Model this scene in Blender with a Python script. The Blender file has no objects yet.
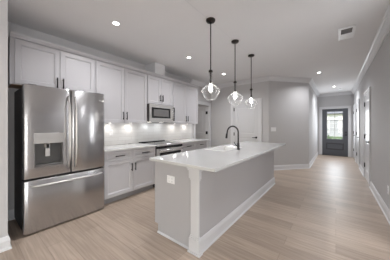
import bpy, bmesh, math, random
from mathutils import Vector, Matrix
random.seed(7)
scn = bpy.context.scene
COL = scn.collection
PI = math.pi

# ------------------------------------------------------------------ camera
cam_d = bpy.data.cameras.new('camera')
cam = bpy.data.objects.new('camera', cam_d)
COL.objects.link(cam)
cam.location = (0, 0, 1.304)
cam.rotation_euler = (PI / 2, 0, 0.664)
cam_d.sensor_fit = 'HORIZONTAL'
cam_d.sensor_width = 36
cam_d.lens = 180.0 / 390 * 36
cam_d.shift_y = -4.2 / 390
cam_d.clip_start = 0.02
scn.camera = cam

# ------------------------------------------------------------------ exposure
vs = scn.view_settings
vs.view_transform = 'Standard'
vs.look = 'None'
vs.exposure = 0.31
vs.gamma = 1.0
vs.use_curve_mapping = False

# ------------------------------------------------------------------ sky
world = bpy.data.worlds.new('world')
scn.world = world
world.use_nodes = True
wn = world.node_tree
wn.nodes.clear()
w_out = wn.nodes.new('ShaderNodeOutputWorld')
w_bg = wn.nodes.new('ShaderNodeBackground')
w_sky = wn.nodes.new('ShaderNodeTexSky')
w_sky.sky_type = 'NISHITA'
w_sky.sun_disc = False
w_sky.sun_elevation = math.radians(42)
w_sky.sun_rotation = math.radians(150)
w_sky.air_density = 1.4
w_sky.dust_density = 3.0
w_bg.inputs['Strength'].default_value = 0.5
wn.links.new(w_sky.outputs[0], w_bg.inputs[0])
wn.links.new(w_bg.outputs[0], w_out.inputs[0])


def lamp(name, kind, loc, energy, rot=(0, 0, 0), color=(1, 1, 1), **kw):
    d = bpy.data.lights.new(name, kind)
    d.energy = energy
    d.color = color
    for k, v in kw.items():
        setattr(d, k, v)
    o = bpy.data.objects.new(name, d)
    COL.objects.link(o)
    o.location = loc
    o.rotation_euler = rot
    return o


lamp('sun', 'SUN', (0, 14, 12), 1.6, (math.radians(48), 0, math.radians(25)), (1, .96, .9), angle=0.02)
WIN_COL = (0.96, 0.975, 1.0)
# daylight of the living-room windows behind the camera and beside it
for wx in (-1.3, 0.9, 3.1):
    lamp('rear_window_daylight', 'AREA', (wx, -4.93, 1.45), 15, (PI / 2, 0, 0), WIN_COL,
         shape='RECTANGLE', size=1.5, size_y=1.9)
for wy in (-3.2, -0.6):
    lamp('side_window_daylight', 'AREA', (4.43, wy, 1.45), 57, (PI / 2, 0, PI / 2), WIN_COL,
         shape='RECTANGLE', size=1.5, size_y=1.9)
lamp('fridge_streak_light', 'AREA', (0.63, 2.70, 1.3), 7, (PI / 2, 0, PI / 2), WIN_COL,
     shape='RECTANGLE', size=0.08, size_y=2.0)  # added lamp out of view, makes the bright streak on the fridge doors
# daylight through the glass of the entry door
lamp('entry_daylight', 'AREA', (-0.045, 9.86, 1.32), 14, (-PI / 2, 0, 0), (.93, .97, 1.0),
     shape='RECTANGLE', size=0.52, size_y=1.18)


# ------------------------------------------------------------------ materials
def mat(name, color, rough=0.5, metal=0.0, bump=0.0, bump_scale=200.0, var=0.0, var_scale=4.0, emit=None, emit_s=0.0,
        spec=None, aniso=0.0, coat=0.0):
    m = bpy.data.materials.new(name)
    m.use_nodes = True
    nt = m.node_tree
    b = nt.nodes['Principled BSDF']
    b.inputs['Roughness'].default_value = rough
    b.inputs['Metallic'].default_value = metal
    if spec is not None:
        b.inputs['Specular IOR Level'].default_value = spec
    if aniso:
        b.inputs['Anisotropic'].default_value = aniso
    if coat:
        b.inputs['Coat Weight'].default_value = coat
        b.inputs['Coat Roughness'].default_value = 0.08
    tc = nt.nodes.new('ShaderNodeTexCoord')
    n = nt.nodes.new('ShaderNodeTexNoise')
    n.inputs['Scale'].default_value = var_scale
    n.inputs['Detail'].default_value = 4
    nt.links.new(tc.outputs['Object'], n.inputs['Vector'])
    mx = nt.nodes.new('ShaderNodeMix')
    mx.data_type = 'RGBA'
    k = 1 - var
    mx.inputs['A'].default_value = (*color, 1)
    mx.inputs['B'].default_value = (color[0] * k, color[1] * k, color[2] * k, 1)
    nt.links.new(n.outputs['Fac'], mx.inputs['Factor'])
    nt.links.new(mx.outputs['Result'], b.inputs['Base Color'])
    if bump:
        n2 = nt.nodes.new('ShaderNodeTexNoise')
        n2.inputs['Scale'].default_value = bump_scale
        nt.links.new(tc.outputs['Object'], n2.inputs['Vector'])
        bp = nt.nodes.new('ShaderNodeBump')
        bp.inputs['Strength'].default_value = bump
        bp.inputs['Distance'].default_value = 0.002
        nt.links.new(n2.outputs['Fac'], bp.inputs['Height'])
        nt.links.new(bp.outputs['Normal'], b.inputs['Normal'])
    if emit:
        b.inputs['Emission Color'].default_value = (*emit, 1)
        b.inputs['Emission Strength'].default_value = emit_s
    return m


def thin_glass(name, tint=(1, 1, 1), base=0.04, edge=0.6, rough=0.0):
    m = bpy.data.materials.new(name)
    m.use_nodes = True
    nt = m.node_tree
    nt.nodes.clear()
    out = nt.nodes.new('ShaderNodeOutputMaterial')
    tr = nt.nodes.new('ShaderNodeBsdfTransparent')
    tr.inputs['Color'].default_value = (*tint, 1)
    gl = nt.nodes.new('ShaderNodeBsdfGlossy')
    gl.inputs['Roughness'].default_value = rough
    lw = nt.nodes.new('ShaderNodeLayerWeight')
    lw.inputs['Blend'].default_value = 0.25
    mr = nt.nodes.new('ShaderNodeMapRange')
    mr.inputs['To Min'].default_value = base
    mr.inputs['To Max'].default_value = edge
    nt.links.new(lw.outputs['Facing'], mr.inputs['Value'])
    mx = nt.nodes.new('ShaderNodeMixShader')
    nt.links.new(mr.outputs['Result'], mx.inputs['Fac'])
    nt.links.new(tr.outputs[0], mx.inputs[1])
    nt.links.new(gl.outputs[0], mx.inputs[2])
    nt.links.new(mx.outputs[0], out.inputs['Surface'])
    return m


def shade_glass(name):
    """clear glass, thin wall: see-through face-on, pale and reflective towards its edges"""
    m = thin_glass(name, (1, 1, 1), 0.03, 0.5, 0.0)
    nt = m.node_tree
    mx = [n for n in nt.nodes if n.type == 'MIX_SHADER'][0]
    out = [n for n in nt.nodes if n.type == 'OUTPUT_MATERIAL'][0]
    tl = nt.nodes.new('ShaderNodeBsdfTranslucent')
    tl.inputs['Color'].default_value = (.95, .95, .95, 1)
    lw = nt.nodes.new('ShaderNodeLayerWeight')
    lw.inputs['Blend'].default_value = 0.16
    mr = nt.nodes.new('ShaderNodeMapRange')
    mr.inputs['To Min'].default_value = 0.008
    mr.inputs['To Max'].default_value = 0.5  # whitish rim painted in for the refracted glow of the bulb
    nt.links.new(lw.outputs['Facing'], mr.inputs['Value'])
    m2 = nt.nodes.new('ShaderNodeMixShader')
    nt.links.new(mr.outputs['Result'], m2.inputs['Fac'])
    nt.links.new(mx.outputs[0], m2.inputs[1])
    nt.links.new(tl.outputs[0], m2.inputs[2])
    nt.links.new(m2.outputs[0], out.inputs['Surface'])
    return m


def floor_mat():
    m = bpy.data.materials.new('oak_plank_floor')
    m.use_nodes = True
    nt = m.node_tree
    L = nt.links.new
    b = nt.nodes['Principled BSDF']
    tc = nt.nodes.new('ShaderNodeTexCoord')
    br = nt.nodes.new('ShaderNodeTexBrick')
    br.offset = 0.37
    br.offset_frequency = 2
    br.inputs['Scale'].default_value = 1.0
    br.inputs['Brick Width'].default_value = 1.22
    br.inputs['Row Height'].default_value = 0.18
    br.inputs['Mortar Size'].default_value = 0.0015
    br.inputs['Mortar Smooth'].default_value = 0.3
    br.inputs['Color1'].default_value = (0.495, 0.40, 0.327, 1)
    br.inputs['Color2'].default_value = (0.39, 0.312, 0.252, 1)
    br.inputs['Mortar'].default_value = (0.26, 0.20, 0.16, 1)
    L(tc.outputs['Object'], br.inputs['Vector'])
    mp = nt.nodes.new('ShaderNodeMapping')
    mp.inputs['Scale'].default_value = (1.0, 20, 1)
    L(tc.outputs['Object'], mp.inputs['Vector'])
    n = nt.nodes.new('ShaderNodeTexNoise')
    n.inputs['Scale'].default_value = 2.2
    n.inputs['Detail'].default_value = 8
    n.inputs['Distortion'].default_value = 0.6
    L(mp.outputs[0], n.inputs['Vector'])
    rp = nt.nodes.new('ShaderNodeValToRGB')
    rp.color_ramp.elements[0].position = 0.3
    rp.color_ramp.elements[0].color = (0.74, 0.72, 0.70, 1)
    rp.color_ramp.elements[1].position = 0.72
    rp.color_ramp.elements[1].color = (1.12, 1.12, 1.12, 1)
    L(n.outputs['Fac'], rp.inputs['Fac'])
    mx = nt.nodes.new('ShaderNodeMix')
    mx.data_type = 'RGBA'
    mx.blend_type = 'MULTIPLY'
    mx.inputs['Factor'].default_value = 0.85
    L(br.outputs['Color'], mx.inputs['A'])
    L(rp.outputs['Color'], mx.inputs['B'])
    L(mx.outputs['Result'], b.inputs['Base Color'])
    rr = nt.nodes.new('ShaderNodeMapRange')
    rr.inputs['To Min'].default_value = 0.34
    rr.inputs['To Max'].default_value = 0.46
    L(n.outputs['Fac'], rr.inputs['Value'])
    L(rr.outputs[0], b.inputs['Roughness'])
    b.inputs['Specular IOR Level'].default_value = 0.45
    bp = nt.nodes.new('ShaderNodeBump')
    bp.inputs['Strength'].default_value = 0.25
    bp.inputs['Distance'].default_value = 0.0015
    mm = nt.nodes.new('ShaderNodeMath')
    mm.operation = 'SUBTRACT'
    L(n.outputs['Fac'], mm.inputs[0])
    L(br.outputs['Fac'], mm.inputs[1])
    L(mm.outputs[0], bp.inputs['Height'])
    L(bp.outputs['Normal'], b.inputs['Normal'])
    return m


def tile_mat():
    m = bpy.data.materials.new('white_subway_tile')
    m.use_nodes = True
    nt = m.node_tree
    L = nt.links.new
    b = nt.nodes['Principled BSDF']
    tc = nt.nodes.new('ShaderNodeTexCoord')
    mp = nt.nodes.new('ShaderNodeMapping')
    mp.inputs['Rotation'].default_value = (-PI / 2, 0, 0)
    L(tc.outputs['Object'], mp.inputs['Vector'])
    br = nt.nodes.new('ShaderNodeTexBrick')
    br.inputs['Scale'].default_value = 1.0
    br.inputs['Brick Width'].default_value = 0.305
    br.inputs['Row Height'].default_value = 0.0765
    br.inputs['Mortar Size'].default_value = 0.0022
    br.inputs['Color1'].default_value = (0.78, 0.775, 0.77, 1)
    br.inputs['Color2'].default_value = (0.73, 0.725, 0.72, 1)
    br.inputs['Mortar'].default_value = (0.6, 0.59, 0.58, 1)
    L(mp.outputs[0], br.inputs['Vector'])
    L(br.outputs['Color'], b.inputs['Base Color'])
    b.inputs['Roughness'].default_value = 0.3
    bp = nt.nodes.new('ShaderNodeBump')
    bp.inputs['Strength'].default_value = 0.4
    bp.inputs['Distance'].default_value = 0.002
    bp.invert = True
    L(br.outputs['Fac'], bp.inputs['Height'])
    L(bp.outputs['Normal'], b.inputs['Normal'])
    return m


ANISO_ROT = 0.25


def steel_mat(name, c, rough):
    m = mat(name, c, rough, 1.0, var=0.03, var_scale=1.5)
    nt = m.node_tree
    b = nt.nodes['Principled BSDF']
    b.inputs['Anisotropic'].default_value = 0.85
    b.inputs['Anisotropic Rotation'].default_value = ANISO_ROT
    tg = nt.nodes.new('ShaderNodeTangent')
    tg.direction_type = 'RADIAL'
    tg.axis = 'Z'
    nt.links.new(tg.outputs[0], b.inputs['Tangent'])
    return m


def quartz_mat():
    m = mat('white_quartz', (0.64, 0.64, 0.635), 0.10, var=0.06, var_scale=3.0)
    return m


M = {}
M['wall'] = mat('grey_wall_paint', (0.572, 0.565, 0.57), 0.72, bump=0.06, bump_scale=350, var=0.03)
M['ceiling'] = mat('ceiling_paint', (0.82, 0.815, 0.82), 0.85, bump=0.06, bump_scale=250, var=0.03)
M['trim'] = mat('white_trim_paint', (0.72, 0.72, 0.735), 0.3, var=0.02)
M['post'] = mat('white_post_paint', (0.65, 0.65, 0.67), 0.3, var=0.02)
M['door'] = mat('white_door_paint', (0.68, 0.68, 0.69), 0.32, var=0.02)
M['cab'] = mat('pale_grey_cabinet_paint', (0.498, 0.486, 0.502), 0.36, var=0.03)
M['island'] = mat('grey_island_paint', (0.46, 0.452, 0.468), 0.4, var=0.03)
M['toe'] = mat('grey_toe_kick', (0.27, 0.26, 0.26), 0.5, var=0.05)
M['wood_under'] = mat('raw_maple_underside', (0.42, 0.27, 0.17), 0.55, var=0.25, var_scale=9)
M['quartz'] = quartz_mat()
M['steel'] = steel_mat('brushed_steel', (0.51, 0.505, 0.51), 0.22)
M['steel_bright'] = steel_mat('polished_steel', (0.74, 0.73, 0.725), 0.2)
M['handle'] = mat('satin_handle_metal', (0.66, 0.65, 0.645), 0.38, 0.85, var=0.03)
M['steel_light'] = mat('satin_light_steel', (0.72, 0.71, 0.70), 0.36, 0.8, var=0.03)
M['steel_dark'] = steel_mat('dispenser_steel', (0.33, 0.32, 0.315), 0.38)
M['dispenser'] = mat('silver_dispenser_plastic', (0.42, 0.41, 0.405), 0.35, var=0.03)
M['niche'] = mat('grey_niche_plastic', (0.105, 0.102, 0.10), 0.45, var=0.05)
M['fridge_side'] = mat('fridge_side_charcoal', (0.055, 0.05, 0.05), 0.5, var=0.1)
M['black'] = mat('black_metal', (0.014, 0.013, 0.013), 0.38, 0.4, var=0.1)
M['bronze'] = mat('dark_bronze', (0.045, 0.038, 0.035), 0.35, 0.8, var=0.15)
M['gunmetal'] = mat('gunmetal_faucet', (0.075, 0.072, 0.072), 0.28, 0.9, var=0.1)
M['blackglass'] = mat('black_glass', (0.012, 0.012, 0.013), 0.06, var=0.05)
M['ovenwin'] = mat('smoked_oven_window', (0.05, 0.05, 0.052), 0.12, var=0.1)
M['mwwin'] = mat('perforated_window', (0.16, 0.155, 0.155), 0.25, var=0.1, var_scale=60)
M['plastic'] = mat('white_plastic', (0.9, 0.9, 0.91), 0.3, var=0.02)
M['slot'] = mat('dark_slot', (0.05, 0.05, 0.05), 0.6, var=0.05)
M['vent_dark'] = mat('vent_filter_grey', (0.34, 0.33, 0.33), 0.8, var=0.1)
M['ceramic'] = mat('white_fireclay', (0.86, 0.85, 0.84), 0.12, var=0.01)
M['glass_shade'] = shade_glass('clear_pendant_glass')
M['glass_pane'] = thin_glass('window_glass', (0.95, 0.97, 0.97), 0.05, 0.5)
M['bulb'] = mat('glowing_bulb', (1, 1, 1), 0.3, emit=(1, 0.97, 0.93), emit_s=18)
M['lens'] = mat('glowing_downlight_lens', (1, 1, 1), 0.3, emit=(1, 0.97, 0.93), emit_s=12)
M['puck'] = mat('glowing_puck_lens', (1, 1, 1), 0.3, emit=(1, 0.95, 0.88), emit_s=4)
M['entry'] = mat('charcoal_door_paint', (0.085, 0.089, 0.106), 0.35, var=0.05)
M['entry_shadow'] = mat('charcoal_shadow_tone', (0.04, 0.042, 0.05), 0.4, var=0.05)  # door colour darkened: shadow around the lower panel frame painted in
M['muntin'] = mat('grey_muntin', (0.22, 0.23, 0.25), 0.4, var=0.03)
M['floor'] = floor_mat()
M['tile'] = tile_mat()
M['lawn'] = mat('lawn_green', (0.11, 0.17, 0.06), 0.9, bump=0.5, bump_scale=40, var=0.4, var_scale=6)
M['concrete'] = mat('pale_concrete', (0.55, 0.54, 0.52), 0.8, var=0.1)
M['asphalt'] = mat('grey_asphalt', (0.20, 0.20, 0.21), 0.9, var=0.15)
M['siding'] = mat('white_siding', (0.62, 0.63, 0.65), 0.6, var=0.05)
M['roofing'] = mat('grey_roof_shingle', (0.17, 0.17, 0.19), 0.8, var=0.2, var_scale=12)
M['brick'] = mat('pale_garage', (0.36, 0.37, 0.40), 0.8, var=0.25, var_scale=20)
M['leaf'] = mat('shrub_leaf', (0.07, 0.13, 0.05), 0.7, var=0.5, var_scale=14)
M['bark'] = mat('bark', (0.14, 0.10, 0.075), 0.9, var=0.3)


# ------------------------------------------------------------------ mesh helpers
def box(bm, x0, x1, y0, y1, z0, z1, bev=0.0, seg=1):
    if x1 < x0: x0, x1 = x1, x0
    if y1 < y0: y0, y1 = y1, y0
    if z1 < z0: z0, z1 = z1, z0
    v = [bm.verts.new(p) for p in ((x0, y0, z0), (x1, y0, z0), (x1, y1, z0), (x0, y1, z0),
                                   (x0, y0, z1), (x1, y0, z1), (x1, y1, z1), (x0, y1, z1))]
    fs = [bm.faces.new([v[i] for i in q]) for q in
          ((3, 2, 1, 0), (4, 5, 6, 7), (0, 1, 5, 4), (1, 2, 6, 5), (2, 3, 7, 6), (3, 0, 4, 7))]
    if bev:
        es = list({e for f in fs for e in f.edges})
        bmesh.ops.bevel(bm, geom=es, offset=bev, segments=seg, affect='EDGES', profile=0.6)
    return fs


def bx(*a, **k):
    bm = bmesh.new()
    box(bm, *a, **k)
    return bm


def lathe(bm, prof, c=(0, 0, 0), seg=24, axis='Z', close=False):
    rings = []
    for r, h in prof:
        ring = []
        if r < 1e-6:
            p = [(0, 0, h)]
        else:
            p = [(r * math.cos(2 * PI * i / seg), r * math.sin(2 * PI * i / seg), h) for i in range(seg)]
        for q in p:
            if axis == 'X': q = (q[2], q[0], q[1])
            if axis == 'Y': q = (q[0], q[2], q[1])
            ring.append(bm.verts.new((q[0] + c[0], q[1] + c[1], q[2] + c[2])))
        rings.append(ring)
    for a, b in zip(rings, rings[1:]):
        for i in range(seg):
            j = (i + 1) % seg
            if len(a) == 1 and len(b) == 1: continue
            if len(a) == 1: f = bm.faces.new((a[0], b[i], b[j]))
            elif len(b) == 1: f = bm.faces.new((a[i], b[0], a[j]))
            else: f = bm.faces.new((a[i], b[i], b[j], a[j]))
            f.smooth = True
    return bm


def tube(bm, pts, r, seg=10, flat=None):
    pts = [Vector(p) for p in pts]
    n = len(pts)
    rs = r if isinstance(r, (list, tuple)) else [r] * n
    rings = []
    t0 = (pts[1] - pts[0]).normalized()
    ref = Vector((0, 0, 1)) if abs(t0.z) < 0.9 else Vector((1, 0, 0))
    u = t0.cross(ref).normalized()
    for i, p in enumerate(pts):
        t = (pts[min(i + 1, n - 1)] - pts[max(i - 1, 0)]).normalized()
        u = (u - t * u.dot(t)).normalized()
        w = t.cross(u)
        k = 1.0 if flat is None else flat
        rings.append([bm.verts.new(p + u * rs[i] * math.cos(2 * PI * j / seg) + w * rs[i] * k * math.sin(2 * PI * j / seg))
                      for j in range(seg)])
    for a, b in zip(rings, rings[1:]):
        for i in range(seg):
            j = (i + 1) % seg
            f = bm.faces.new((a[i], a[j], b[j], b[i]))
            f.smooth = True
    bm.faces.new(rings[0][::-1])
    bm.faces.new(rings[-1])
    return bm


def slab(w, h, t, xc, zc, cells, steps, bev=0.0015, both=False, x0=0, z0=0, y0=0):
    """panelled slab: x x0..x0+w, front at y=y0-t, back at y0, z z0..z0+h; listed cells of the front grid get inset steps"""
    bm = bmesh.new()

    def side(y, flip):
        grid = [[bm.verts.new((x0 + x, y, z0 + z)) for x in xc] for z in zc]
        ff = {}
        for k in range(len(zc) - 1):
            for i in range(len(xc) - 1):
                q = [grid[k][i], grid[k][i + 1], grid[k + 1][i + 1], grid[k + 1][i]]
                ff[(i, k)] = bm.faces.new(q[::-1] if flip else q)
        return grid, ff
    g1, f1 = side(y0 - t, False)
    g2, f2 = side(y0, True)
    nx, nz = len(xc), len(zc)
    for i in range(nx - 1):
        bm.faces.new((g2[0][i], g2[0][i + 1], g1[0][i + 1], g1[0][i]))
        bm.faces.new((g1[-1][i], g1[-1][i + 1], g2[-1][i + 1], g2[-1][i]))
    for k in range(nz - 1):
        bm.faces.new((g1[k][0], g1[k + 1][0], g2[k + 1][0], g2[k][0]))
        bm.faces.new((g1[k + 1][-1], g1[k][-1], g2[k][-1], g2[k + 1][-1]))
    bm.normal_update()
    todo = [f1[c] for c in cells] + ([f2[c] for c in cells] if both else [])
    for f in todo:
        for th, dp in steps:
            bmesh.ops.inset_region(bm, faces=[f], thickness=th, depth=0)
            if dp:
                nrm = f.normal.copy()
                for v in f.verts: v.co += nrm * dp
                bm.normal_update()
    return bm


def sweep(path, prof, closed=False, left=True):
    """extrude profile (u out from wall, z) along plan polyline with mitred corners; room lies to the left of the path"""
    bm = bmesh.new()
    P = [Vector((p[0], p[1])) for p in path]
    n = len(P)
    rings = []
    for i, p in enumerate(P):
        d0 = (P[i] - P[i - 1]).normalized() if i > 0 else None
        d1 = (P[i + 1] - P[i]).normalized() if i < n - 1 else None
        if d0 is None: d0 = d1
        if d1 is None: d1 = d0
        n0, n1 = Vector((-d0.y, d0.x)), Vector((-d1.y, d1.x))
        m = (n0 + n1).normalized()
        m = m / max(0.2, m.dot(n0))
        if not left: m = -m
        rings.append([bm.verts.new((p.x + m.x * u, p.y + m.y * u, z)) for u, z in prof])
    k = len(prof)
    for a, b in zip(rings, rings[1:]):
        for i in range(k):
            j = (i + 1) % k
            bm.faces.new((a[i], a[j], b[j], b[i]))
    bm.faces.new(rings[0])
    bm.faces.new(rings[-1][::-1])
    bmesh.ops.recalc_face_normals(bm, faces=bm.faces[:])
    return bm


def obj(name, bm, m, parent=None, loc=(0, 0, 0), rotz=0.0, label=None, kind=None):
    me = bpy.data.meshes.new(name)
    bmesh.ops.recalc_face_normals(bm, faces=bm.faces[:])
    bm.to_mesh(me)
    bm.free()
    me.materials.append(M[m] if isinstance(m, str) else m)
    o = bpy.data.objects.new(name, me)
    COL.objects.link(o)
    o.location = loc
    o.rotation_euler = (0, 0, rotz)
    if parent: o.parent = parent
    if label: o['label'] = label
    if kind: o['kind'] = kind
    return o


def tag(o, label, cat, group=None):
    o['label'] = label
    o['category'] = cat
    if group: o['group'] = group
    return o


def thing(name, label, cat, loc=(0, 0, 0), rotz=0.0, group=None, kind=None):
    o = bpy.data.objects.new(name, None)
    o.empty_display_size = 0.1
    COL.objects.link(o)
    o.location = loc
    o.rotation_euler = (0, 0, rotz)
    if label: tag(o, label, cat, group)
    if kind: o['kind'] = kind
    return o


def struct(name, bm, m, parent=None, label=None, **k):
    o = obj(name, bm, m, parent, **k)
    if parent is None: o['kind'] = 'structure'
    if label and parent is None: o['label'] = label
    return o


def copy_thing(root, loc, label, rotz=None):
    r = root.copy()
    COL.objects.link(r)
    r.location = loc
    if rotz is not None: r.rotation_euler = (0, 0, rotz)
    r['label'] = label
    for ch in list(root.children):
        c = ch.copy()
        COL.objects.link(c)
        c.parent = r
        for g in list(ch.children):
            d = g.copy()
            COL.objects.link(d)
            d.parent = c
    return r


# ------------------------------------------------------------------ room geometry
XW = -3.556          # kitchen wall
YB = 5.46            # back wall with the pantry door
CORN = (-1.54, YB)   # where the back wall turns into the slanted wall
HC = (-0.655, 6.49)  # slanted wall meets the hall
XR = 0.585           # right wall
YE = 9.94            # entry wall
ZC = 2.74
YS = 1.0            # near end of the right wall
T = 0.12
LX1, LY0 = 4.5, -5.0  # living room behind the camera
XS, YST = -2.74, 0.28  # stub wall beside the fridge

b = bx(XW - 3, LX1 + .2, LY0 - .2, YE + .02, -0.1, 0)
struct('floor', b, 'floor', label='light brown wood plank floor')
b = bx(XW - 3, LX1 + .2, LY0 - .2, YE + .2, ZC, ZC + 0.15)
struct('ceiling', b, 'ceiling', label='matte white ceiling')


def wall_boxes(L, H, holes, th=T):
    """wall in local frame: x 0..L, front at y=0, back at y=th; holes (x0,x1,z0,z1)"""
    bm = bmesh.new()
    x = 0.0
    for (a, c, z0, z1) in sorted(holes):
        if a > x: box(bm, x, a, 0, th, 0, H)
        if z0 > 0: box(bm, a, c, 0, th, 0, z0)
        if z1 < H: box(bm, a, c, 0, th, z1, H)
        x = c
    if x < L: box(bm, x, L, 0, th, 0, H)
    return bm


# kitchen wall (faces +X), local x -> world +Y
YL0 = YST - .01
D_Y0, D_Y1 = 4.55, 5.352     # open doorway in kitchen wall
struct('wall_left', wall_boxes(YB - YL0 + T, ZC, [(D_Y0 - YL0, D_Y1 - YL0, 0, 2.03)]), 'wall', loc=(XW, YL0, 0), rotz=PI / 2)
# back wall (faces -Y)
PX0, PX1 = -2.66, -1.83
struct('wall_back', wall_boxes(CORN[0] - XW, ZC, [(PX0 - XW, PX1 - XW, 0, 2.045)]), 'wall', loc=(XW, YB, 0))
# slanted wall
ang = math.atan2(HC[1] - CORN[1], HC[0] - CORN[0])
Ls = math.hypot(HC[1] - CORN[1], HC[0] - CORN[0])
struct('wall_slanted', wall_boxes(Ls, ZC, []), 'wall', loc=(CORN[0], CORN[1], 0), rotz=ang)
# hall left wall (faces +X)
struct('wall_hall', bx(HC[0] - T, HC[0], HC[1], YE, 0, ZC), 'wall')
# entry wall
EX0, EX1 = -0.50, 0.42
b = wall_boxes(XR - HC[0] + 2 * T, ZC, [(EX0 - HC[0] + T, EX1 - HC[0] + T, 0, 2.06)], 0.15)
struct('wall_entry', b, 'wall', loc=(HC[0] - T, YE, 0))
# right wall (faces -X): local x -> world -Y
RD = [(5.38, 6.20), (7.58, 8.40), (9.0, 9.78)]
NW = (2.64, 2.76)    # narrow window, unseen, added in the right wall for the fridge streak
b = wall_boxes(YE - YS, ZC, [(YE - c, YE - a, 0, 2.045) for a, c in RD] + [(YE - NW[1], YE - NW[0], .25, 2.35)])
struct('wall_right', b, 'wall', loc=(XR, YE, 0), rotz=-PI / 2)
# stub wall left of the fridge
struct('wall_fridge_side', bx(XW - T, XS, LY0, YST, 0, ZC), 'wall')
# living-room walls behind the camera
struct('wall_living', bx(XR, LX1 + T, YS - T, YS, 0, ZC), 'wall')
b = bmesh.new()
RW = [(-2.05, -0.55), (0.15, 1.65), (2.35, 3.85)]
x = XS
for a, c in RW:
    box(b, x, a, LY0 - T, LY0, 0, ZC); box(b, a, c, LY0 - T, LY0, 0, .5); box(b, a, c, LY0 - T, LY0, 2.4, ZC); x = c
box(b, x, LX1 + T, LY0 - T, LY0, 0, ZC)
struct('wall_rear', b, 'wall')
b = bmesh.new()
SW = [(-3.95, -2.45), (-1.35, 0.15)]
y = LY0
for a, c in SW:
    box(b, LX1, LX1 + T, y, a, 0, ZC); box(b, LX1, LX1 + T, a, c, 0, .5); box(b, LX1, LX1 + T, a, c, 2.4, ZC); y = c
box(b, LX1, LX1 + T, y, YS, 0, ZC)
struct('wall_side', b, 'wall')
wi = 1
for a, c in RW:
    w = obj(f'window_{wi}', None or (lambda bm: (box(bm, a, a + .06, LY0 - .1, LY0 - .02, .5, 2.4), box(bm, c - .06, c, LY0 - .1, LY0 - .02, .5, 2.4),
        box(bm, a + .06, c - .06, LY0 - .1, LY0 - .02, .5, .56), box(bm, a + .06, c - .06, LY0 - .1, LY0 - .02, 2.34, 2.4),
        box(bm, a + .06, c - .06, LY0 - .1, LY0 - .02, 1.42, 1.48), bm)[-1])(bmesh.new()), 'trim', kind='structure')
    obj('pane', bx(a + .06, c - .06, LY0 - .065, LY0 - .06, .56, 2.34), 'glass_pane', w)
    wi += 1
for a, c in SW:
    w = obj(f'window_{wi}', (lambda bm: (box(bm, LX1 + .02, LX1 + .1, a, a + .06, .5, 2.4), box(bm, LX1 + .02, LX1 + .1, c - .06, c, .5, 2.4),
        box(bm, LX1 + .02, LX1 + .1, a + .06, c - .06, .5, .56), box(bm, LX1 + .02, LX1 + .1, a + .06, c - .06, 2.34, 2.4),
        box(bm, LX1 + .02, LX1 + .1, a + .06, c - .06, 1.42, 1.48), bm)[-1])(bmesh.new()), 'trim', kind='structure')
    obj('pane', bx(LX1 + .06, LX1 + .065, a + .06, c - .06, .56, 2.34), 'glass_pane', w)
    wi += 1
w = obj(f'window_{wi}', (lambda bm: (box(bm, XR + .02, XR + .1, NW[0], NW[0] + .025, .25, 2.35), box(bm, XR + .02, XR + .1, NW[1] - .025, NW[1], .25, 2.35),
        box(bm, XR + .02, XR + .1, NW[0] + .025, NW[1] - .025, .25, .28), box(bm, XR + .02, XR + .1, NW[0] + .025, NW[1] - .025, 2.32, 2.35), bm)[-1])(bmesh.new()), 'trim', kind='structure')
obj('pane', bx(XR + .06, XR + .065, NW[0] + .025, NW[1] - .025, .28, 2.32), 'glass_pane', w)  # unseen window, added only for its reflection in the fridge
# small room seen through the open doorway
struct('wall_utility_room', (lambda bm: (box(bm, XW - 2.2, XW - T, 5.75, 5.85, 0, ZC), box(bm, XW - 2.3, XW - 2.2, 3.4, 5.85, 0, ZC),
       box(bm, XW - 2.2, XW - T, 3.4, 3.5, 0, ZC), bm)[-1])(bmesh.new()), 'wall')
lamp('utility_room_ceiling_lamp', 'AREA', (XW - 1.1, 4.6, 2.7), 5, (0, 0, 0), (1, .93, .88), shape='DISK', size=0.3)

# ------------------------------------------------------------------ mouldings
BASE = [(0, 0), (.016, 0), (.016, .095), (.012, .115), (.006, .135), (0, .14)]
SHOE = [(0.016, 0), (.03, 0), (.028, .012), (.016, .02)]
CROWN = [(0, ZC - .125), (.012, ZC - .125), (.018, ZC - .104), (.026, ZC - .104), (.034, ZC - .085), (.052, ZC - .062), (.066, ZC - .04), (.066, ZC - .030), (.078, ZC - .024), (.088, ZC - .014), (.088, ZC), (0, ZC)]
BASEP = BASE[:1] + [(.028, 0), (.027, .012), (.016, .02)] + BASE[2:]
CW, CT = 0.09, 0.018
e = 0.001
# baseboards (room to the left of the path direction)
struct('baseboard_back', sweep([(CORN[0] - .0, YB - e), (PX1 + CW, YB - e)], BASEP), 'trim')
struct('baseboard_slanted', sweep([(HC[0] + e, YE - e), (HC[0] + e, HC[1] - .0), (CORN[0], CORN[1] - e), (PX1 + CW, YB - e)][0:3], BASEP, left=False) if False else
       sweep([(HC[0], HC[1]), (CORN[0], CORN[1])], BASEP), 'trim')
struct('baseboard_hall', sweep([(HC[0] + e, YE - e), (HC[0] + e, HC[1])], BASEP), 'trim')
struct('baseboard_left', sweep([(PX0 - CW, YB - e), (XW + e, YB - e)], BASEP), 'trim')
ys = [YS] + [v for a, c in RD for v in (a - CW, c + CW)] + [YE]
k = 0
for a, c in zip(ys[::2], ys[1::2]):
    if c - a > 0.03:
        struct('baseboard_right', sweep([(XR - e, a), (XR - e, c)], BASEP), 'trim')
struct('baseboard_fridge_side', sweep([(XW + e, YST + e), (XS + e, YST + e), (XS + e, LY0)][::-1], BASEP, left=False), 'trim')
struct('baseboard_fridge_back', sweep([(XW + e, 1.3), (XW + e, YST)], BASEP), 'trim')
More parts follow.
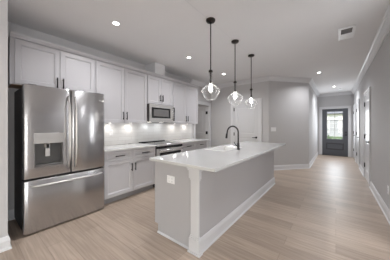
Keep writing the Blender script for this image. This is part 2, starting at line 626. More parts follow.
# crown
struct('trim_crown_back', sweep([(XR - e, YS), (XR - e, YE - e), (HC[0] + e, YE - e), (HC[0] + e, HC[1]), (CORN[0], YB - e), (XW + e, YB - e), (XW + e, 4.3)], CROWN), 'trim')
# ceiling joint above the pendants
struct('trim_ceiling_joint', bx(-1.358, -1.353, 0.6, 5.35, ZC - .0012, ZC), 'trim')


# ------------------------------------------------------------------ interior doors
def casing(name, y_front, x0, x1, h, loc, rotz, parent=None, m='trim'):
    bm = bmesh.new()
    for a, c in ((x0 - CW, x0), (x1, x1 + CW)):
        box(bm, a, c, -CT, 0, 0, h + CW, .003)
    box(bm, x0, x1, -CT, 0, h, h + CW, .003)
    # back band
    for a, c in ((x0 - CW, x0 - CW + .02), (x1 + CW - .02, x1 + CW)):
        box(bm, a, c, -CT - .008, -CT, 0, h + CW, .002)
    box(bm, x0 - CW, x1 + CW, -CT - .008, -CT, h + CW - .02, h + CW, .002)
    # jamb lining
    box(bm, x0 - .0, x0 + .015, 0, T, 0, h)
    box(bm, x1 - .015, x1, 0, T, 0, h)
    box(bm, x0 + .015, x1 - .015, 0, T, h - .015, h)
    return struct(name, bm, m, loc=loc, rotz=rotz)


def lever(parent, x, z, y, d):
    bm = bmesh.new()
    lathe(bm, [(0, 0), (.03, 0), (.032, -.004), (.03, -.01), (.012, -.012), (.011, -.045), (0, -.045)], (x, y, z), 18, 'Y')
    tube(bm, [(x, y - .042, z), (x + d * .03, y - .046, z), (x + d * .11, y - .046, z - .003)], [.011, .010, .008], 8)
    return obj('handle', bm, 'black', parent, label='black lever handle')


def hinge(parent, x, z, y):
    bm = bmesh.new()
    box(bm, x - .018, x + .018, y - .004, y + .002, z - .05, z + .05, .001)
    lathe(bm, [(0, -.055), (.009, -.055), (.009, .055), (0, .055)], (x, y - .01, z), 10)
    return obj('hinge', bm, 'black', parent, label='black hinge')


def panel_door(name, w, h, loc, rotz, hinge_left, label, handle=True, both=False, t=.038, hz=(.32, 1.03, 1.83), mount=.02):
    d = obj(name, slab(w, h, t, [0, .115, w - .115, w], [0, .22, .92, 1.06, h - .125, h], [(1, 1), (1, 3)],
                       [(.012, -.009), (.03, 0.0), (.012, .005)], both=both), 'door', None, loc, rotz)
    d['kind'] = 'structure'
    d['label'] = label
    hx = 0.0 if hinge_left else w
    for z in hz: hinge(d, hx - .004 if hinge_left else hx + .004, z, -t)
    if handle: lever(d, w - .065 if hinge_left else .065, .94, -t, -1 if hinge_left else 1)
    return d


# pantry door in back wall (door_1), handle right
casing('trim_1', 0, PX0, PX1, 2.045, (0, YB - e, 0), 0)
panel_door('door_1', PX1 - PX0 - .036, 2.02, (PX0 + .018, YB + .05, .006), 0, True, 'white two-panel door with black lever in the back wall')
# open doorway in the kitchen wall (door_2 swung away into the utility room)
casing('trim_2', 0, D_Y0, D_Y1, 2.03, (XW + e, 0, 0), PI / 2)
dd = panel_door('door_2', .765, 2.005, (XW - T - .01, D_Y1 - .012, .006), PI, True, 'white panel door standing open beyond the kitchen doorway', handle=True, both=True, hz=())
# the leaf's kitchen-facing side is the local back; its hinges sit in the jamb gap
for z in (.27, 1.05, 1.765):
    bm = bmesh.new()
    box(bm, -.085, -.02, .004, .009, z - .05, z + .05, .001)
    lathe(bm, [(0, -.055), (.011, -.055), (.011, .055), (0, .055)], (-.018, .014, z), 10)
    obj('hinge', bm, 'black', dd, label='black hinge')
# right wall doors
for i, (a, c) in enumerate(RD):
    # local frame of right wall: rotz -90, local x = YE - y
    nm = 'trim_%d' % (i + 3)
    casing(nm, 0, -c, -a, 2.045, (XR - e, 0, 0), -PI / 2)
    lab = ['white panel door nearest in the right hall wall', 'white panel door midway along the right hall wall', 'white panel door beside the entry door'][i]
    panel_door('door_%d' % (i + 3), c - a - .036, 2.02, (XR + .03, c - .018, .006), -PI / 2, True, lab, both=False)
# entry door
casing('trim_6', 0, EX0, EX1, 2.06, (0, YE - e, 0), 0)
bm = bmesh.new()
ew = EX1 - EX0 - .03
ed = thing('door_6', None, None, (EX0 + .015, YE + .06, .012), 0, kind='structure')
ed['label'] = 'charcoal entry door with a six-pane window'
gx0, gx1, gz0, gz1 = .16, ew - .16, .70, 1.93
bm = slab(ew, 2.035, .044, [0, gx0, gx1, ew], [0, .25, .54, gz0, gz1, 2.035], [(1, 1)], [(.004, -.014), (.035, 0), (.01, .012)])
# cut the light opening
kill = [f for f in bm.faces if abs(f.normal.y) > .9 and gx0 < f.calc_center_median().x < gx1 and gz0 < f.calc_center_median().z < gz1 and f.calc_area() > .3]
bmesh.ops.delete(bm, geom=kill, context='FACES_ONLY')
obj('door_leaf', bm, 'entry', ed)
bm = bmesh.new()
for (a, c, z0, z1) in ((gx0, gx0 + .02, gz0, gz1), (gx1 - .02, gx1, gz0, gz1), (gx0 + .02, gx1 - .02, gz0, gz0 + .02), (gx0 + .02, gx1 - .02, gz1 - .02, gz1)):
    box(bm, a, c, -.056, .004, z0, z1)
gm = (gx0 + gx1) / 2
box(bm, gm - .008, gm + .008, -.05, 0, gz0 + .02, gz1 - .02)
for q in (1, 2):
    z = gz0 + (gz1 - gz0) * q / 3
    box(bm, gx0 + .02, gm - .008, -.05, 0, z - .008, z + .008)
    box(bm, gm + .008, gx1 - .02, -.05, 0, z - .008, z + .008)
obj('window_grid', bm, 'muntin', ed, label='grey grid dividing six panes')
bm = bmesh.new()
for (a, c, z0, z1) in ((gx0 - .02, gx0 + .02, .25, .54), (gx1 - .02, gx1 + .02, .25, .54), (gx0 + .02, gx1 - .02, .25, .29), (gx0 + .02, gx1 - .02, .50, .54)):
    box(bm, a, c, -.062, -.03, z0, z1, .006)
obj('panel_moulding', bm, 'entry_shadow', ed, label='frame of the lower panel with its shadow painted in')
obj('pane', bx(gx0 + .01, gx1 - .01, -.024, -.02, gz0 + .01, gz1 - .01), 'glass_pane', ed)
bm = bmesh.new()
lathe(bm, [(0, 0), (.03, 0), (.03, -.012), (.018, -.02), (.018, -.03), (0, -.03)], (ew - .065, -.044, 1.02), 16, 'Y')
obj('deadbolt', bm, 'black', ed)
lever(ed, ew - .065, .90, -.044, -1)
obj('threshold', bx(0, ew, -.1, .03, -.012, 0), 'bronze', ed)

# ------------------------------------------------------------------ refrigerator  (local: x along wall, front toward -y; rotz 90)
R90 = PI / 2
FY0 = 0.415
FW = .94
fr = thing('refrigerator', 'stainless steel french-door refrigerator with ice dispenser', 'refrigerator', (XW, FY0, 0), R90)
obj('cabinet', bx(.008, FW - .008, -.60, -.03, .03, 1.775, .004), 'fridge_side', fr, label='charcoal fridge body')


def bulge_door(x0, x1, z0, z1, yb, yf, depth, nx=14, hole=None):
    """steel door with gently bowed front; optional rectangular recess"""
    bm = bmesh.new()
    xs = [x0 + (x1 - x0) * i / nx for i in range(nx + 1)]
    zs = [z0, z0 + .01, z1 - .01, z1]
    if hole:
        hx0, hx1, hz0, hz1 = hole
        xs = sorted(set([v for v in xs if abs(v - hx0) > .02 and abs(v - hx1) > .02] + [hx0, hx1]))
        zs = [z0, z0 + .01, hz0, hz1, z1 - .01, z1]

    def fy(x):
        s = (x - x0) / (x1 - x0)
        edge = min(s, 1 - s) * (x1 - x0)
        rr = .018
        rnd = 0 if edge > rr else (rr - math.sqrt(max(0, rr * rr - (rr - edge) ** 2)))
        return yf - depth * (1 - (2 * s - 1) ** 2) + rnd
    ex = sorted(set(xs + [x0 + .004, x0 + .009, x1 - .004, x1 - .009]))
    g = [[bm.verts.new((x, fy(x) + (.006 if z in (zs[0], zs[-1]) else 0), z)) for x in ex] for z in zs]
    bk = [[bm.verts.new((x, yb, z)) for x in ex] for z in (zs[0], zs[-1])]
    for k in range(len(zs) - 1):
        for i in range(len(ex) - 1):
            if hole and hole[0] - 1e-6 <= (ex[i] + ex[i + 1]) / 2 <= hole[1] + 1e-6 and hole[2] <= (zs[k] + zs[k + 1]) / 2 <= hole[3]:
                continue
            f = bm.faces.new((g[k][i], g[k][i + 1], g[k + 1][i + 1], g[k + 1][i]))
            f.smooth = True
    n = len(ex)
    for i in range(n - 1):
        bm.faces.new((bk[0][i], bk[0][i + 1], g[0][i + 1], g[0][i]))
        bm.faces.new((g[-1][i], g[-1][i + 1], bk[1][i + 1], bk[1][i]))
        bm.faces.new((bk[0][i + 1], bk[0][i], bk[1][i], bk[1][i + 1]))
    bm.faces.new([bk[0][0]] + [g[k][0] for k in range(len(zs))] + [bk[1][0]])
    bm.faces.new(([bk[0][-1]] + [g[k][-1] for k in range(len(zs))] + [bk[1][-1]])[::-1])
    return bm


SEAM = .483
FD = -.70           # nominal front plane of the doors (local y)
H0, H1, HZ0, HZ1 = .098, .388, .800, 1.215
dl = obj('door', bulge_door(.003, SEAM - .003, .668, 1.797, -.61, FD, .004, hole=(H0, H1, HZ0, HZ1)), 'steel', fr, label='left fridge door with water and ice dispenser')
dr = obj('door', bulge_door(SEAM + .003, FW - .003, .668, 1.797, -.61, FD, .010), 'steel', fr)
dz = obj('freezer_drawer', bulge_door(.003, FW - .003, .018, .648, -.61, FD, .007, nx=24), 'steel', fr)
obj('grille', bx(.02, FW - .02, -.60, -.55, .002, .029), 'slot', fr)
for xx in (.05, FW - .13):
    obj('hinge_cover', bx(xx, xx + .08, -.66, -.56, 1.776, 1.81, .004), 'fridge_side', fr)
# dispenser
bm = bmesh.new()
yr = -.615
zt = 1.085
box(bm, H0, H1, yr, yr + .004, HZ0, zt)                 # back of recess
box(bm, H0, H0 + .012, FD - .008, yr, HZ0, zt)
box(bm, H1 - .012, H1, FD - .008, yr, HZ0, zt)
box(bm, H0 + .012, H1 - .012, FD - .012, yr, HZ0, HZ0 + .03, .002)   # drip tray
obj('dispenser_recess', bm, 'niche', dl, label='grey dispenser niche')
obj('control_panel', bx(H0 - .004, H1 + .004, FD - .018, yr, zt, HZ1, .004), 'dispenser', dl, label='smooth dispenser control panel')
bm = bx(.207, .255, FD + .012, FD + .03, .92, 1.08, .004)
box(bm, .215, .247, FD + .012, yr, 1.02, 1.08)
obj('paddle', bm, 'handle', dl, label='pale dispenser paddle')
# handles


def bar_handle(parent, x, z0, z1, side):
    bm = bmesh.new()
    pts = []
    for i in range(17):
        s = i / 16
        bow = math.sin(PI * s)
        pts.append((x + side * .012 * bow * 0, FD - .016 - .048 * min(1, bow * 2.2) - .012 * bow, z0 + (z1 - z0) * s))
    tube(bm, pts, [.017 + .004 * math.sin(PI * i / 16) for i in range(17)], 12, .6)
    return obj('handle', bm, 'handle', parent, label='polished curved bar handle')


bar_handle(dl, SEAM - .038, .745, 1.70, -1)
bar_handle(dr, SEAM + .038, .745, 1.70, 1)
bm = bmesh.new()
pts = []
for i in range(21):
    s = i / 20
    bow = math.sin(PI * s)
    pts.append((.06 + (FW - .12) * s, FD - .016 - .045 * min(1, bow * 3) - .008 * bow, .585))
tube(bm, pts, .019, 12, .6)
obj('handle', bm, 'handle', dz, label='polished long drawer bar handle')
bm = bmesh.new()
lathe(bm, [(0, -.002), (.013, -.002), (.013, 0), (0, 0)], (FW - .075, FD - .005, 1.69), 18, 'Y')
for q in range(2):
    box(bm, FW - .058 + q * .016, FW - .046 + q * .016, FD - .004, FD + .004, 1.682, 1.698)
obj('emblem', bm, 'steel_bright', dr, label='small silver maker mark')

# ------------------------------------------------------------------ cabinets
CABT = .02


def bar_pull(parent, x, z, y, length, vertical):
    bm = bmesh.new()
    h = length / 2
    if vertical:
        tube(bm, [(x, y - .03, z - h), (x, y - .03, z + h)], .0085, 8)
        for s in (-1, 1): tube(bm, [(x, y, z + s * h * .72), (x, y - .03, z + s * h * .72)], .0065, 8)
    else:
        tube(bm, [(x - h, y - .03, z), (x + h, y - .03, z)], .0085, 8)
        for s in (-1, 1): tube(bm, [(x + s * h * .72, y, z), (x + s * h * .72, y - .03, z)], .0065, 8)
    return obj('handle', bm, 'black', parent, label='black bar handle')


STEPS = [(.003, -.006), (.006, 0), (.012, -.009), (.003, 0)]


def front(name, parent, x0, x1, z0, z1, yf, fw=.052):
    w, h = x1 - x0, z1 - z0
    f = fw if h > .25 else .032
    fx = fw if h > .25 else .045
    return obj(name, slab(w, h, CABT, [0, fx, w - fx, w], [0, f, h - f, h], [(1, 1)], STEPS, x0=x0, z0=z0, y0=yf), 'cab', parent)


def wall_cabinet(label, y0, y1, z0, z1, doors, d=.335, split=None, body_extra=None, hz=None):
    w = y1 - y0
    t = thing('wall_cabinet', label, 'cabinet', (XW + e, y0, 0), R90, 'pale grey wall cabinets')
    bm = bx(.0005, w - .0005, -d, 0, z0, z1)
    obj('body', bm, 'cab', t)
    n = len(doors)
    for i, (a, c) in enumerate(doors):
        dr_ = front('door', t, a, c, z0 + (.012 if z1 - z0 < .8 else -.012), z1 - .02, -d - .0005)
        hx = c - .032 if i % 2 == 0 else a + .032
        if hz: bar_pull(dr_, hx, hz, -d - CABT, .15, True)
    return t


ZT = 2.425
t = wall_cabinet('pale grey two-door wall cabinet above the refrigerator', .345, 1.36, 1.835, ZT, [(.045, .513), (.522, 1.0)], hz=1.925)
obj('underside', bx(.02, .99, -.33, -.01, 1.829, 1.834), 'wood_under', t, label='raw wood underside')
wall_cabinet('pale grey tall two-door wall cabinet between refrigerator and microwave', 1.362, 2.425, 1.37, ZT, [(.012, .527), (.536, 1.05)], hz=1.495)
wall_cabinet('pale grey short two-door wall cabinet above the microwave', 2.428, 3.198, 1.785, ZT, [(.012, .381), (.389, .757)], hz=1.94)
wall_cabinet('pale grey tall two-door wall cabinet beyond the microwave by the doorway', 3.20, 4.24, 1.37, ZT, [(.012, .516), (.524, 1.028)], hz=1.495)
# crown along the tops
CC = [(0, ZT + .001), (.006, ZT + .001), (.012, ZT + .012), (.034, ZT + .034), (.04, ZT + .048), (0, ZT + .048)]
xf = XW + .356
ccx = sweep([(xf - .33, 4.243), (xf, 4.243), (xf, .345)], CC, left=True)
box(ccx, XW + .02, xf, .346, 4.24, ZT + .001, ZT + .03)
cr = obj('cabinet_crown', ccx, 'cab')
tag(cr, 'long pale grey crown moulding along the tops of the wall cabinets', 'moulding')
# vent chase
ch = struct('trim_chase', bx(XW + e, -3.2, 2.63, 2.932, ZT + .05, ZC - .001), 'trim')


def base_cabinet(label, y0, y1, d=.605):
    w = y1 - y0
    t = thing('base_cabinet', label, 'cabinet', (XW + e, y0, 0), R90, 'pale grey base cabinets')
    obj('body', bx(.0005, w - .0005, -d, 0, .105, .883), 'cab', t)
    obj('toe_kick', bx(.0005, w - .0005, -d + .07, -d + .09, 0, .105), 'toe', t, label='dark grey toe kick')
    m = w / 2
    for i, (a, c) in enumerate(((.008, m - .003), (m + .004, w - .008))):
        dw = front('drawer', t, a, c, .715, .868, -d - .0005)
        bar_pull(dw, (a + c) / 2, .79, -d - CABT, .17, False)
        do = front('door', t, a, c, .118, .705, -d - .0005)
        bar_pull(do, c - .032 if i == 0 else a + .032, .56, -d - CABT, .14, True)
    return t


base_cabinet('pale grey base cabinet with two drawers between refrigerator and range', 1.375, 2.428)
base_cabinet('pale grey base cabinet with two drawers beyond the range by the doorway', 3.205, 4.31)
for y0, y1, lb in ((1.363, 2.428, 'white quartz worktop between refrigerator and range'), (3.205, 4.34, 'white quartz worktop beyond the range by the doorway')):
    o = obj('worktop', bx(XW + .012, -2.89, y0, y1, .884, .914, .003), 'quartz')
    tag(o, lb, 'worktop')
bs = obj('backsplash', bx(0, 4.36 - 1.345, -.010, 0, .915, 1.369), 'tile', None, (XW + e, 1.345, 0), R90)
tag(bs, 'white glossy subway tile backsplash behind the range', 'backsplash')

# under-cabinet puck lights
for i, (yy, lb) in enumerate(((1.72, 'small round light under the tall cabinet, next to the refrigerator'), (2.17, 'small round light under the tall cabinet, next to the range'),
                              (3.48, 'small round light under the far tall cabinet, next to the microwave'), (4.0, 'small round light under the far tall cabinet, next to the doorway'))):
    t = thing('puck_light', lb, 'light', (XW + .13, yy, 1.369), 0, 'lights under the wall cabinets')
    obj('housing', lathe(bmesh.new(), [(0, 0), (.034, 0), (.034, -.01), (.026, -.012), (0, -.012)], seg=20), 'plastic', t)
    obj('lens', lathe(bmesh.new(), [(0, -.0125), (.024, -.0125), (.022, -.015), (0, -.016)], seg=20), 'puck', t)
    lp = lamp('puck_light_glow', 'AREA', (XW + .13, yy, 1.350), .55, (0, 0, 0), (1, .95, .89), shape='DISK', size=.045)
    lp.parent = None

# ------------------------------------------------------------------ microwave
mw = thing('microwave', 'stainless over-the-range microwave under the short cabinet', 'microwave', (XW + e, 2.434, 0), R90)
W = .756
D = .40
obj('body', bx(0, W, -D, -.002, 1.392, 1.782, .002), 'fridge_side', mw, label='dark microwave casing')
bm = slab(W - .066, .325, .03, [0, .04, W - .066 - .085, W - .066], [0, .05, .285, .325], [(1, 1)], [(.006, -.004), (.02, -.001)], x0=.004, z0=1.425, y0=-D - .001)
d = obj('door', bm, 'steel_light', mw)
obj('window', bx(.048, W - .150, -D - .0305, -D - .0285, 1.478, 1.707), 'blackglass', d, label='black glass window')
obj('screen', bx(.10, W - .21, -D - .032, -D - .0306, 1.515, 1.67), 'mwwin', d, label='grey perforated window mesh')
bm = bmesh.new()
tube(bm, [(W - .098, -D - .031, 1.455), (W - .098, -D - .065, 1.475), (W - .098, -D - .068, 1.6), (W - .098, -D - .065, 1.71), (W - .098, -D - .031, 1.73)], .012, 10)
obj('handle', bm, 'steel_bright', d, label='polished vertical bar handle')
cp = obj('control_panel', bx(W - .06, W - .002, -D - .031, -D - .001, 1.425, 1.75, .003), 'blackglass', mw, label='black touch panel')
obj('display', bx(W - .053, W - .01, -D - .0325, -D - .031, 1.69, 1.725), 'ovenwin', cp)
for r in range(4):
    for c in range(2):
        obj('key', bx(W - .052 + c * .023, W - .034 + c * .023, -D - .0325, -D - .031, 1.45 + r * .05, 1.475 + r * .05), 'mwwin', cp)
bm = bx(.004, W - .004, -D - .03, -D - .001, 1.752, 1.78, .002)
g = obj('vent_grille', bm, 'steel_light', mw)
obj('bottom_rail', bx(.004, W - .004, -D - .03, -D - .001, 1.383, 1.423, .002), 'steel_light', mw)
for xx in (.2, .56):
    obj('lamp_lens', bx(xx - .04, xx + .04, -.19, -.13, 1.387, 1.3915), 'puck', mw, label='lit cooktop lamp')
    lamp('cooktop_lamp_glow', 'AREA', (XW + .16, 2.434 + xx, 1.38), .45, (0, 0, 0), (.93, .97, 1.0), shape='DISK', size=.05)

# ------------------------------------------------------------------ range
rg = thing('range', 'stainless slide-in electric range between the base cabinets', 'range', (XW + .014, 2.434, 0), R90)
W = .765
obj('body', bx(.003, W - .003, -.62, -.004, .02, .895), 'fridge_side', rg, label='dark range body')
ck = obj('cooktop', bx(.002, W - .002, -.645, -.05, .896, .918, .003), 'blackglass', rg, label='black glass cooktop')
for (cx, cy, r_) in ((.2, -.2, .08), (.2, -.46, .1), (.56, -.2, .07), (.56, -.46, .11)):
    obj('burner', lathe(bmesh.new(), [(r_, .9183), (r_, .9186), (r_ - .006, .9186), (r_ - .006, .9183)], (cx, cy, 0), 32), 'mwwin', ck, label='faint burner ring')
obj('back_lip', bx(.002, W - .002, -.049, -.004, .896, .934, .003), 'black', rg, label='raised black rear vent lip')
obj('front_lip', bx(.002, W - .002, -.668, -.6455, .876, .918, .003), 'steel_light', rg, label='stainless front edge')
pan = obj('control_panel', bx(.004, W - .004, -.664, -.622, .822, .8755, .003), 'blackglass', rg, label='black control panel')
obj('display', bx(.28, .48, -.6655, -.664, .838, .862), 'ovenwin', pan)
od = obj('oven_door', slab(W - .012, .60, .045, [0, .05, W - .062, W - .012], [0, .08, .525, .60], [(1, 1)], [(.004, -.004)], x0=.006, z0=.217, y0=-.622), 'steel_light', rg)
obj('window', bx(.061, W - .061, -.6665, -.663, .302, .738), 'blackglass', od, label='black oven window')
bm = bmesh.new()
tube(bm, [(.05, -.667, .783), (.052, -.712, .783), (.1, -.718, .783), (W - .1, -.718, .783), (W - .052, -.712, .783), (W - .05, -.667, .783)], .013, 10)
obj('handle', bm, 'steel_bright', od, label='polished oven bar handle')
obj('storage_drawer', bx(.006, W - .006, -.664, -.622, .06, .21, .004), 'steel', rg)
obj('kick_plate', bx(.02, W - .02, -.60, -.57, 0, .058), 'slot', rg)

# ------------------------------------------------------------------ island
IX0, IX1, IY0, IY1 = -1.70, -1.10, 1.462, 4.29
isl = thing('kitchen_island', 'long grey kitchen island with a white corner post', 'island', ((IX0 + IX1) / 2, (IY0 + IY1) / 2, 0))
ox, oy = isl.location.x, isl.location.y


def ib(x0, x1, y0, y1, z0, z1, bev=0, bm=None):
    bm = bm or bmesh.new()
    box(bm, x0 - ox, x1 - ox, y0 - oy, y1 - oy, z0, z1, bev)
    return bm


bm = ib(-1.78, IX1, IY0, IY1, .105, .69)
ib(-1.78, IX1, IY0, 2.36, .69, .883, bm=bm)
ib(-1.78, IX1, 3.14, IY1, .69, .883, bm=bm)
ib(-1.315, IX1, 2.36, 3.14, .69, .883, bm=bm)
ib(-1.78, -1.74, 2.36, 3.14, .69, .883, bm=bm)
ib(-1.72, IX1, IY0, IY1, 0.0, .105, bm=bm)
obj('body', bm, 'island', isl)
# kitchen-side fronts
for k in range(4):
    a = IY0 + .02 + k * .70
    o = obj('door', slab(.68, .74, CABT, [0, .06, .62, .68], [0, .06, .68, .74], [(1, 1)], STEPS, z0=.12), 'island', isl, (-1.781 - ox, a + .68 - oy, 0), -R90)
    bar_pull(o, .62, .74, -CABT, .14, True)
# corner post: shaft, capital, plinth
ps = obj('corner_post', ib(-1.188, -1.082, 1.442, 1.4615, .0, .883, .002), 'post', isl, label='white square corner post')
bm = bmesh.new()
for (u, z0, z1) in ((.006, .745, .765), (.014, .765, .845), (.022, .845, .865), (.03, .865, .883)):
    ib(-1.188 - u, -1.082 + u, 1.442 - u, 1.4615 + u * .9, z0, z1, .002, bm)
obj('capital', bm, 'post', ps)
bm = bmesh.new()
for (u, z0, z1) in ((.014, .0, .15), (.009, .15, .165), (.004, .165, .18), (.024, 0, .02)):
    ib(-1.188 - u, -1.082 + u, 1.442 - u, 1.4615 + u * .9, z0, z1, .002, bm)
obj('plinth', bm, 'post', ps)
IB = [(0, 0), (.028, 0), (.027, .012), (.016, .02), (.016, .105), (.012, .125), (.006, .145), (0, .15)]
p = sweep([(IX1 - ox + .001, 1.484 - oy), (IX1 - ox + .001, IY1 - oy + .001), (-1.72 - ox, IY1 - oy + .001)], IB, left=False)
obj('base_moulding', p, 'post', isl, label='white base moulding')
p = sweep([(-1.72 - ox, IY0 - oy - .001), (-1.214 - ox, IY0 - oy - .001)], [(0, 0), (.014, 0), (.013, .01), (.004, .018), (0, .02)], left=False)
obj('shoe_moulding', p, 'post', isl, label='white shoe moulding')
# corbel-free overhang worktop with sink cut-out
TX0, TX1, TY0, TY1 = -1.79, -.855, 1.385, 4.30
SX0, SX1, SY0, SY1 = -1.72, -1.345, 2.44, 3.12
bm = bmesh.new()
xs, yv = [TX0, SX0, SX1, TX1], [TY0, SY0, SY1, TY1]
top = [[bm.verts.new((x, y, .915)) for x in xs] for y in yv]
bot = [[bm.verts.new((x, y, .884)) for x in xs] for y in yv]
for j in range(3):
    for i in range(3):
        if i == 1 and j == 1: continue
        bm.faces.new((top[j][i], top[j][i + 1], top[j + 1][i + 1], top[j + 1][i]))
        bm.faces.new((bot[j][i], bot[j + 1][i], bot[j + 1][i + 1], bot[j][i + 1]))
for i in range(3):
    bm.faces.new((bot[0][i], bot[0][i + 1], top[0][i + 1], top[0][i]))
    bm.faces.new((bot[3][i + 1], bot[3][i], top[3][i], top[3][i + 1]))
    bm.faces.new((bot[i + 1][0], bot[i][0], top[i][0], top[i + 1][0]))
    bm.faces.new((bot[i][3], bot[i + 1][3], top[i + 1][3], top[i][3]))
for (p0, p1) in (((1, 1), (1, 2)), ((1, 2), (2, 2)), ((2, 2), (2, 1)), ((2, 1), (1, 1))):
    bm.faces.new((top[p0[0]][p0[1]], top[p1[0]][p1[1]], bot[p1[0]][p1[1]], bot[p0[0]][p0[1]]))
o = obj('island_worktop', bm, 'quartz')
tag(o, 'long white quartz worktop of the island with an overhang', 'worktop')
bv = o.modifiers.new('edge', 'BEVEL'); bv.width = .003; bv.segments = 2; bv.limit_method = 'ANGLE'
# sink: open basin hanging in the cut-out
bm = bmesh.new()
g_ = .002
sx0, sx1, sy0, sy1 = SX0 + g_, SX1 - g_, SY0 + g_, SY1 - g_
zt, zb, th = .917, .70, .018
for (a, c, y0, y1) in ((sx0, sx0 + th, sy0, sy1), (sx1 - th, sx1, sy0, sy1), (sx0 + th, sx1 - th, sy0, sy0 + th), (sx0 + th, sx1 - th, sy1 - th, sy1)):
    box(bm, a, c, y0, y1, zb, zt, .004)
box(bm, sx0 + th, sx1 - th, sy0 + th, sy1 - th, zb, zb + .015)
sk = obj('sink', bm, 'ceramic')
tag(sk, 'white basin sink set in the island worktop', 'sink')
obj('drain', lathe(bmesh.new(), [(0, .716), (.045, .716), (.045, .719), (.03, .719), (.028, .7165), (0, .7165)], ((sx0 + sx1) / 2, (sy0 + sy1) / 2, 0), 20), 'steel', sk)
# the island carcass is open under the sink: keep the carcass below the basin
# faucet
fa = thing('faucet', 'gunmetal gooseneck pull-down faucet beside the island sink', 'faucet', (-1.262, 2.765, .9155))
obj('base', lathe(bmesh.new(), [(0, 0), (.028, 0), (.028, .006), (.022, .012), (.02, .10), (.016, .115), (0, .115)], seg=20), 'gunmetal', fa)
pts = [(0, 0, .11), (0, 0, .28)]
R_ = .10
for i in range(1, 15):
    a = PI * i / 14 * .96
    pts.append((-R_ + R_ * math.cos(a), 0, .28 + R_ * math.sin(a)))
pts.append((-2 * R_ - .006, 0, .255))
obj('spout', tube(bmesh.new(), pts, .0125, 12), 'gunmetal', fa)
obj('spray_head', tube(bmesh.new(), [(-2 * R_ - .005, 0, .262), (-2 * R_ - .010, 0, .24), (-2 * R_ - .018, 0, .175)], [.0135, .017, .019], 14), 'gunmetal', fa)
obj('lever', tube(bmesh.new(), [(-.008, -.014, .06), (-.018, -.045, .075), (-.04, -.075, .125)], [.010, .008, .006], 10), 'gunmetal', fa)


# ------------------------------------------------------------------ outlets and switches
def plate(name, label, cat, loc, rotz, w, h, kind, n=1, group=None):
    t = thing(name, label, cat, loc, rotz, group)
    obj('cover_plate', bx(-w / 2, w / 2, -.006, 0, -h / 2, h / 2, .002), 'plastic', t)
    for k in range(n):
        cx = (k - (n - 1) / 2) * .046
        if kind == 'outlet':
            o_ = obj('socket', bx(cx - .017, cx + .017, -.0085, -.0055, -h * .3, h * .3, .003), 'plastic', t)
            for zz in (-.018, .018):
                for xx in (-.006, .006): obj('slot', bx(cx + xx - .001, cx + xx + .001, -.0092, -.0086, zz - .004, zz + .004), 'slot', o_)
                obj('slot', bx(cx - .002, cx + .002, -.0092, -.0086, zz - .012, zz - .008), 'slot', o_)
        else:
            obj('rocker', bx(cx - .016, cx + .016, -.010, -.0055, -.032, .032, .003), 'plastic', t)
    return t


plate('outlet', 'white outlet plate set sideways on the end of the island', 'outlet', (-1.494, IY0 - e, .685), 0, .122, .086, 'outlet', 2)
plate('outlet', 'white outlet low on the right wall', 'outlet', (XR - e, 3.68, .40), -R90, .072, .116, 'outlet', 1)
plate('outlet', 'white outlet on the backsplash next to the refrigerator', 'outlet', (XW + .012, 1.80, 1.17), R90, .072, .116, 'outlet', 1)
sx, sy = CORN[0] + .15 * math.cos(ang) + e, CORN[1] + .15 * math.sin(ang) - e
plate('light_switch', 'white three-rocker switch plate on the slanted wall', 'switch', (sx, sy, 1.20), ang, .165, .118, 'switch', 3)

# ------------------------------------------------------------------ pendants
pd = thing('pendant_light', 'clear glass bell pendant nearest the refrigerator over the island', 'lamp', (-1.335, 2.05, 0), 0, 'pendant lights over the island')
obj('canopy', lathe(bmesh.new(), [(0, ZC - .001), (.062, ZC - .001), (.064, ZC - .010), (.058, ZC - .026), (.02, ZC - .03), (0, ZC - .03)], seg=28), 'bronze', pd)
obj('rod', lathe(bmesh.new(), [(0, ZC - .03), (.0075, ZC - .03), (.0075, 2.06), (0, 2.06)], seg=10), 'bronze', pd)
sk_ = obj('socket', lathe(bmesh.new(), [(0, 2.062), (.014, 2.062), (.028, 2.048), (.028, 2.03), (.012, 2.026), (.010, 1.93), (.014, 1.925), (.014, 1.87), (0, 1.868)], seg=20), 'bronze', pd)
prof = [(.023, 2.028), (.022, 1.97), (.022, 1.90), (.025, 1.88), (.034, 1.866), (.055, 1.851), (.085, 1.829), (.110, 1.807), (.122, 1.791), (.125, 1.778),
        (.121, 1.76), (.108, 1.73), (.093, 1.70), (.081, 1.678), (.067, 1.661), (.046, 1.652), (.02, 1.649), (0, 1.6485)]
obj('glass_shade', lathe(bmesh.new(), prof, seg=40), 'glass_shade', pd, label='clear glass shade')
obj('bulb', lathe(bmesh.new(), [(0, 1.868), (.011, 1.867), (.016, 1.845), (.024, 1.822), (.028, 1.802), (.025, 1.784), (.015, 1.773), (0, 1.77)], seg=20), 'bulb', pd, label='glowing bulb')
copy_thing(pd, (-1.345, 2.82, 0), 'clear glass bell pendant in the middle of the three over the island')
copy_thing(pd, (-1.355, 3.585, 0), 'clear glass bell pendant farthest along over the island, near the pantry door')

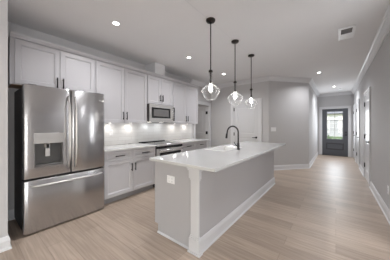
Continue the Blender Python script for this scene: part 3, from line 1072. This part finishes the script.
# ------------------------------------------------------------------ ceiling fittings
LIGHTS = [(-2.42, 1.30, 'recessed ceiling light in front of the refrigerator', 8), (-2.43, 2.90, 'recessed ceiling light in front of the vent chase', 6.5),
          (-2.45, 4.42, 'recessed ceiling light near the kitchen doorway', 8), (-.36, 5.88, 'recessed ceiling light at the mouth of the hall', 6.5), (-.05, 8.31, 'recessed ceiling light nearest the entry door', 9.5),
          (.02, 1.95, 'added recessed ceiling light, out of view, brightening the island side', 7)]  # last one added out of view to brighten island side, right wall and floor
first = None
for x, y, lb, en in LIGHTS:
    if first is None:
        first = thing('recessed_light', lb, 'ceiling light', (x, y, ZC), 0, 'recessed ceiling lights')
        obj('trim_ring', lathe(bmesh.new(), [(.038, -.001), (.058, -.001), (.06, -.004), (.055, -.008), (.04, -.006)], seg=28), 'plastic', first)
        obj('lens', lathe(bmesh.new(), [(0, -.003), (.04, -.003)], seg=28), 'lens', first, label='glowing lens')
    else:
        copy_thing(first, (x, y, ZC), lb)
    lamp('recessed_light_glow', 'AREA', (x, y, ZC - .012), en * 1.45, (0, 0, 0), (.965, .975, 1.0), shape='DISK', size=.085, spread=2.5)
vt = thing('return_vent', 'white ceiling vent grille with a dark half', 'vent', (.128, 3.635, ZC - .001), 0)
bm = bmesh.new()
for q in ((-.10, -.066, -.22, .22), (.066, .10, -.22, .22), (-.066, .066, -.22, -.186), (-.066, .066, .186, .22)):
    box(bm, *q, -.014, 0, .003)
obj('frame', bm, 'plastic', vt)
obj('filter', bx(-.066, .066, -.186, .186, -.003, -.001), 'vent_dark', vt)
bm = bmesh.new()
for k in range(9):
    yy = .006 + .02 * k
    box(bm, -.066, .066, yy, yy + .015, -.010, -.006)
obj('louver', bm, 'plastic', vt)
bm = bmesh.new()
for k in range(9):
    yy = -.178 + .02 * k
    box(bm, -.066, .066, yy, yy + .003, -.012, -.004)
obj('louver', bm, 'vent_dark', vt)
sm = thing('smoke_detector', 'white round smoke detector on the hall ceiling', 'smoke detector', (.12, 8.9, ZC - .001))
obj('base', lathe(bmesh.new(), [(0, 0), (.07, 0), (.07, -.012), (0, -.012)], seg=24), 'plastic', sm)
obj('cover', lathe(bmesh.new(), [(.06, -.012), (.058, -.03), (.035, -.038), (0, -.04)], seg=24), 'plastic', sm)

# ------------------------------------------------------------------ outside, seen through the entry door
struct('ground_lawn', bx(-16, 16, YE + .2, 60, -.25, -.15), 'lawn')
struct('ground_porch', bx(-1.6, 1.4, YE + .16, 11.6, -.14, -.02), 'concrete')
struct('ground_street', bx(-16, 16, 18, 24, -.149, -.14), 'asphalt')
hs = thing('house', 'white neighbouring house across the street behind the entry glass', 'house', (1.5, 31, -.15))
obj('wall', bx(-5, 5, 0, 7, 0, 3.2), 'siding', hs)
bm = bmesh.new()
v = [bm.verts.new(p) for p in ((-5.5, -.6, 3.1), (5.5, -.6, 3.1), (5.5, 7.6, 3.1), (-5.5, 7.6, 3.1), (-3.5, 3.5, 5.8), (3.5, 3.5, 5.8))]
for q in ((0, 1, 5, 4), (1, 2, 5), (2, 3, 4, 5), (3, 0, 4), (3, 2, 1, 0)): bm.faces.new([v[i] for i in q])
obj('roof', bm, 'roofing', hs)
g = obj('garage_door', slab(3.0, 2.3, .05, [0, 1, 2, 3], [0, .57, 1.14, 1.71, 2.3], [(i, j) for i in range(3) for j in range(4)], [(.06, 0), (.02, -.02)], x0=-3.3), 'brick', hs)
w_ = obj('window', bx(1.0, 2.6, -.06, 0, 1.0, 2.4), 'trim', hs)
obj('pane', bx(1.1, 2.5, -.07, -.061, 1.1, 2.3), 'ovenwin', w_)
for i, (x, y, r_, lb) in enumerate(((-.72, 13.2, .55, 'round green shrub left of the porch behind the entry glass'), (.75, 14.5, .5, 'round green shrub right of the porch behind the entry glass'))):
    t = thing('shrub', lb, 'shrub', (x, y, -.15))
    bm = bmesh.new()
    for k in range(900):
        u = Vector((random.gauss(0, 1), random.gauss(0, 1), random.gauss(0, 1))).normalized() * r_ * random.uniform(.75, 1.05)
        c = Vector((u.x, u.y, u.z * .9 + r_))
        a = Vector((random.uniform(-1, 1), random.uniform(-1, 1), random.uniform(-1, 1))).normalized() * .06
        bb = a.cross(u).normalized() * .03
        bm.faces.new([bm.verts.new(c + q) for q in (-a, bb, a, -bb)])
    obj('foliage', bm, 'leaf', t)
    obj('stem', tube(bmesh.new(), [(0, 0, 0), (.02, 0, r_ * .8)], .03, 8), 'bark', t)
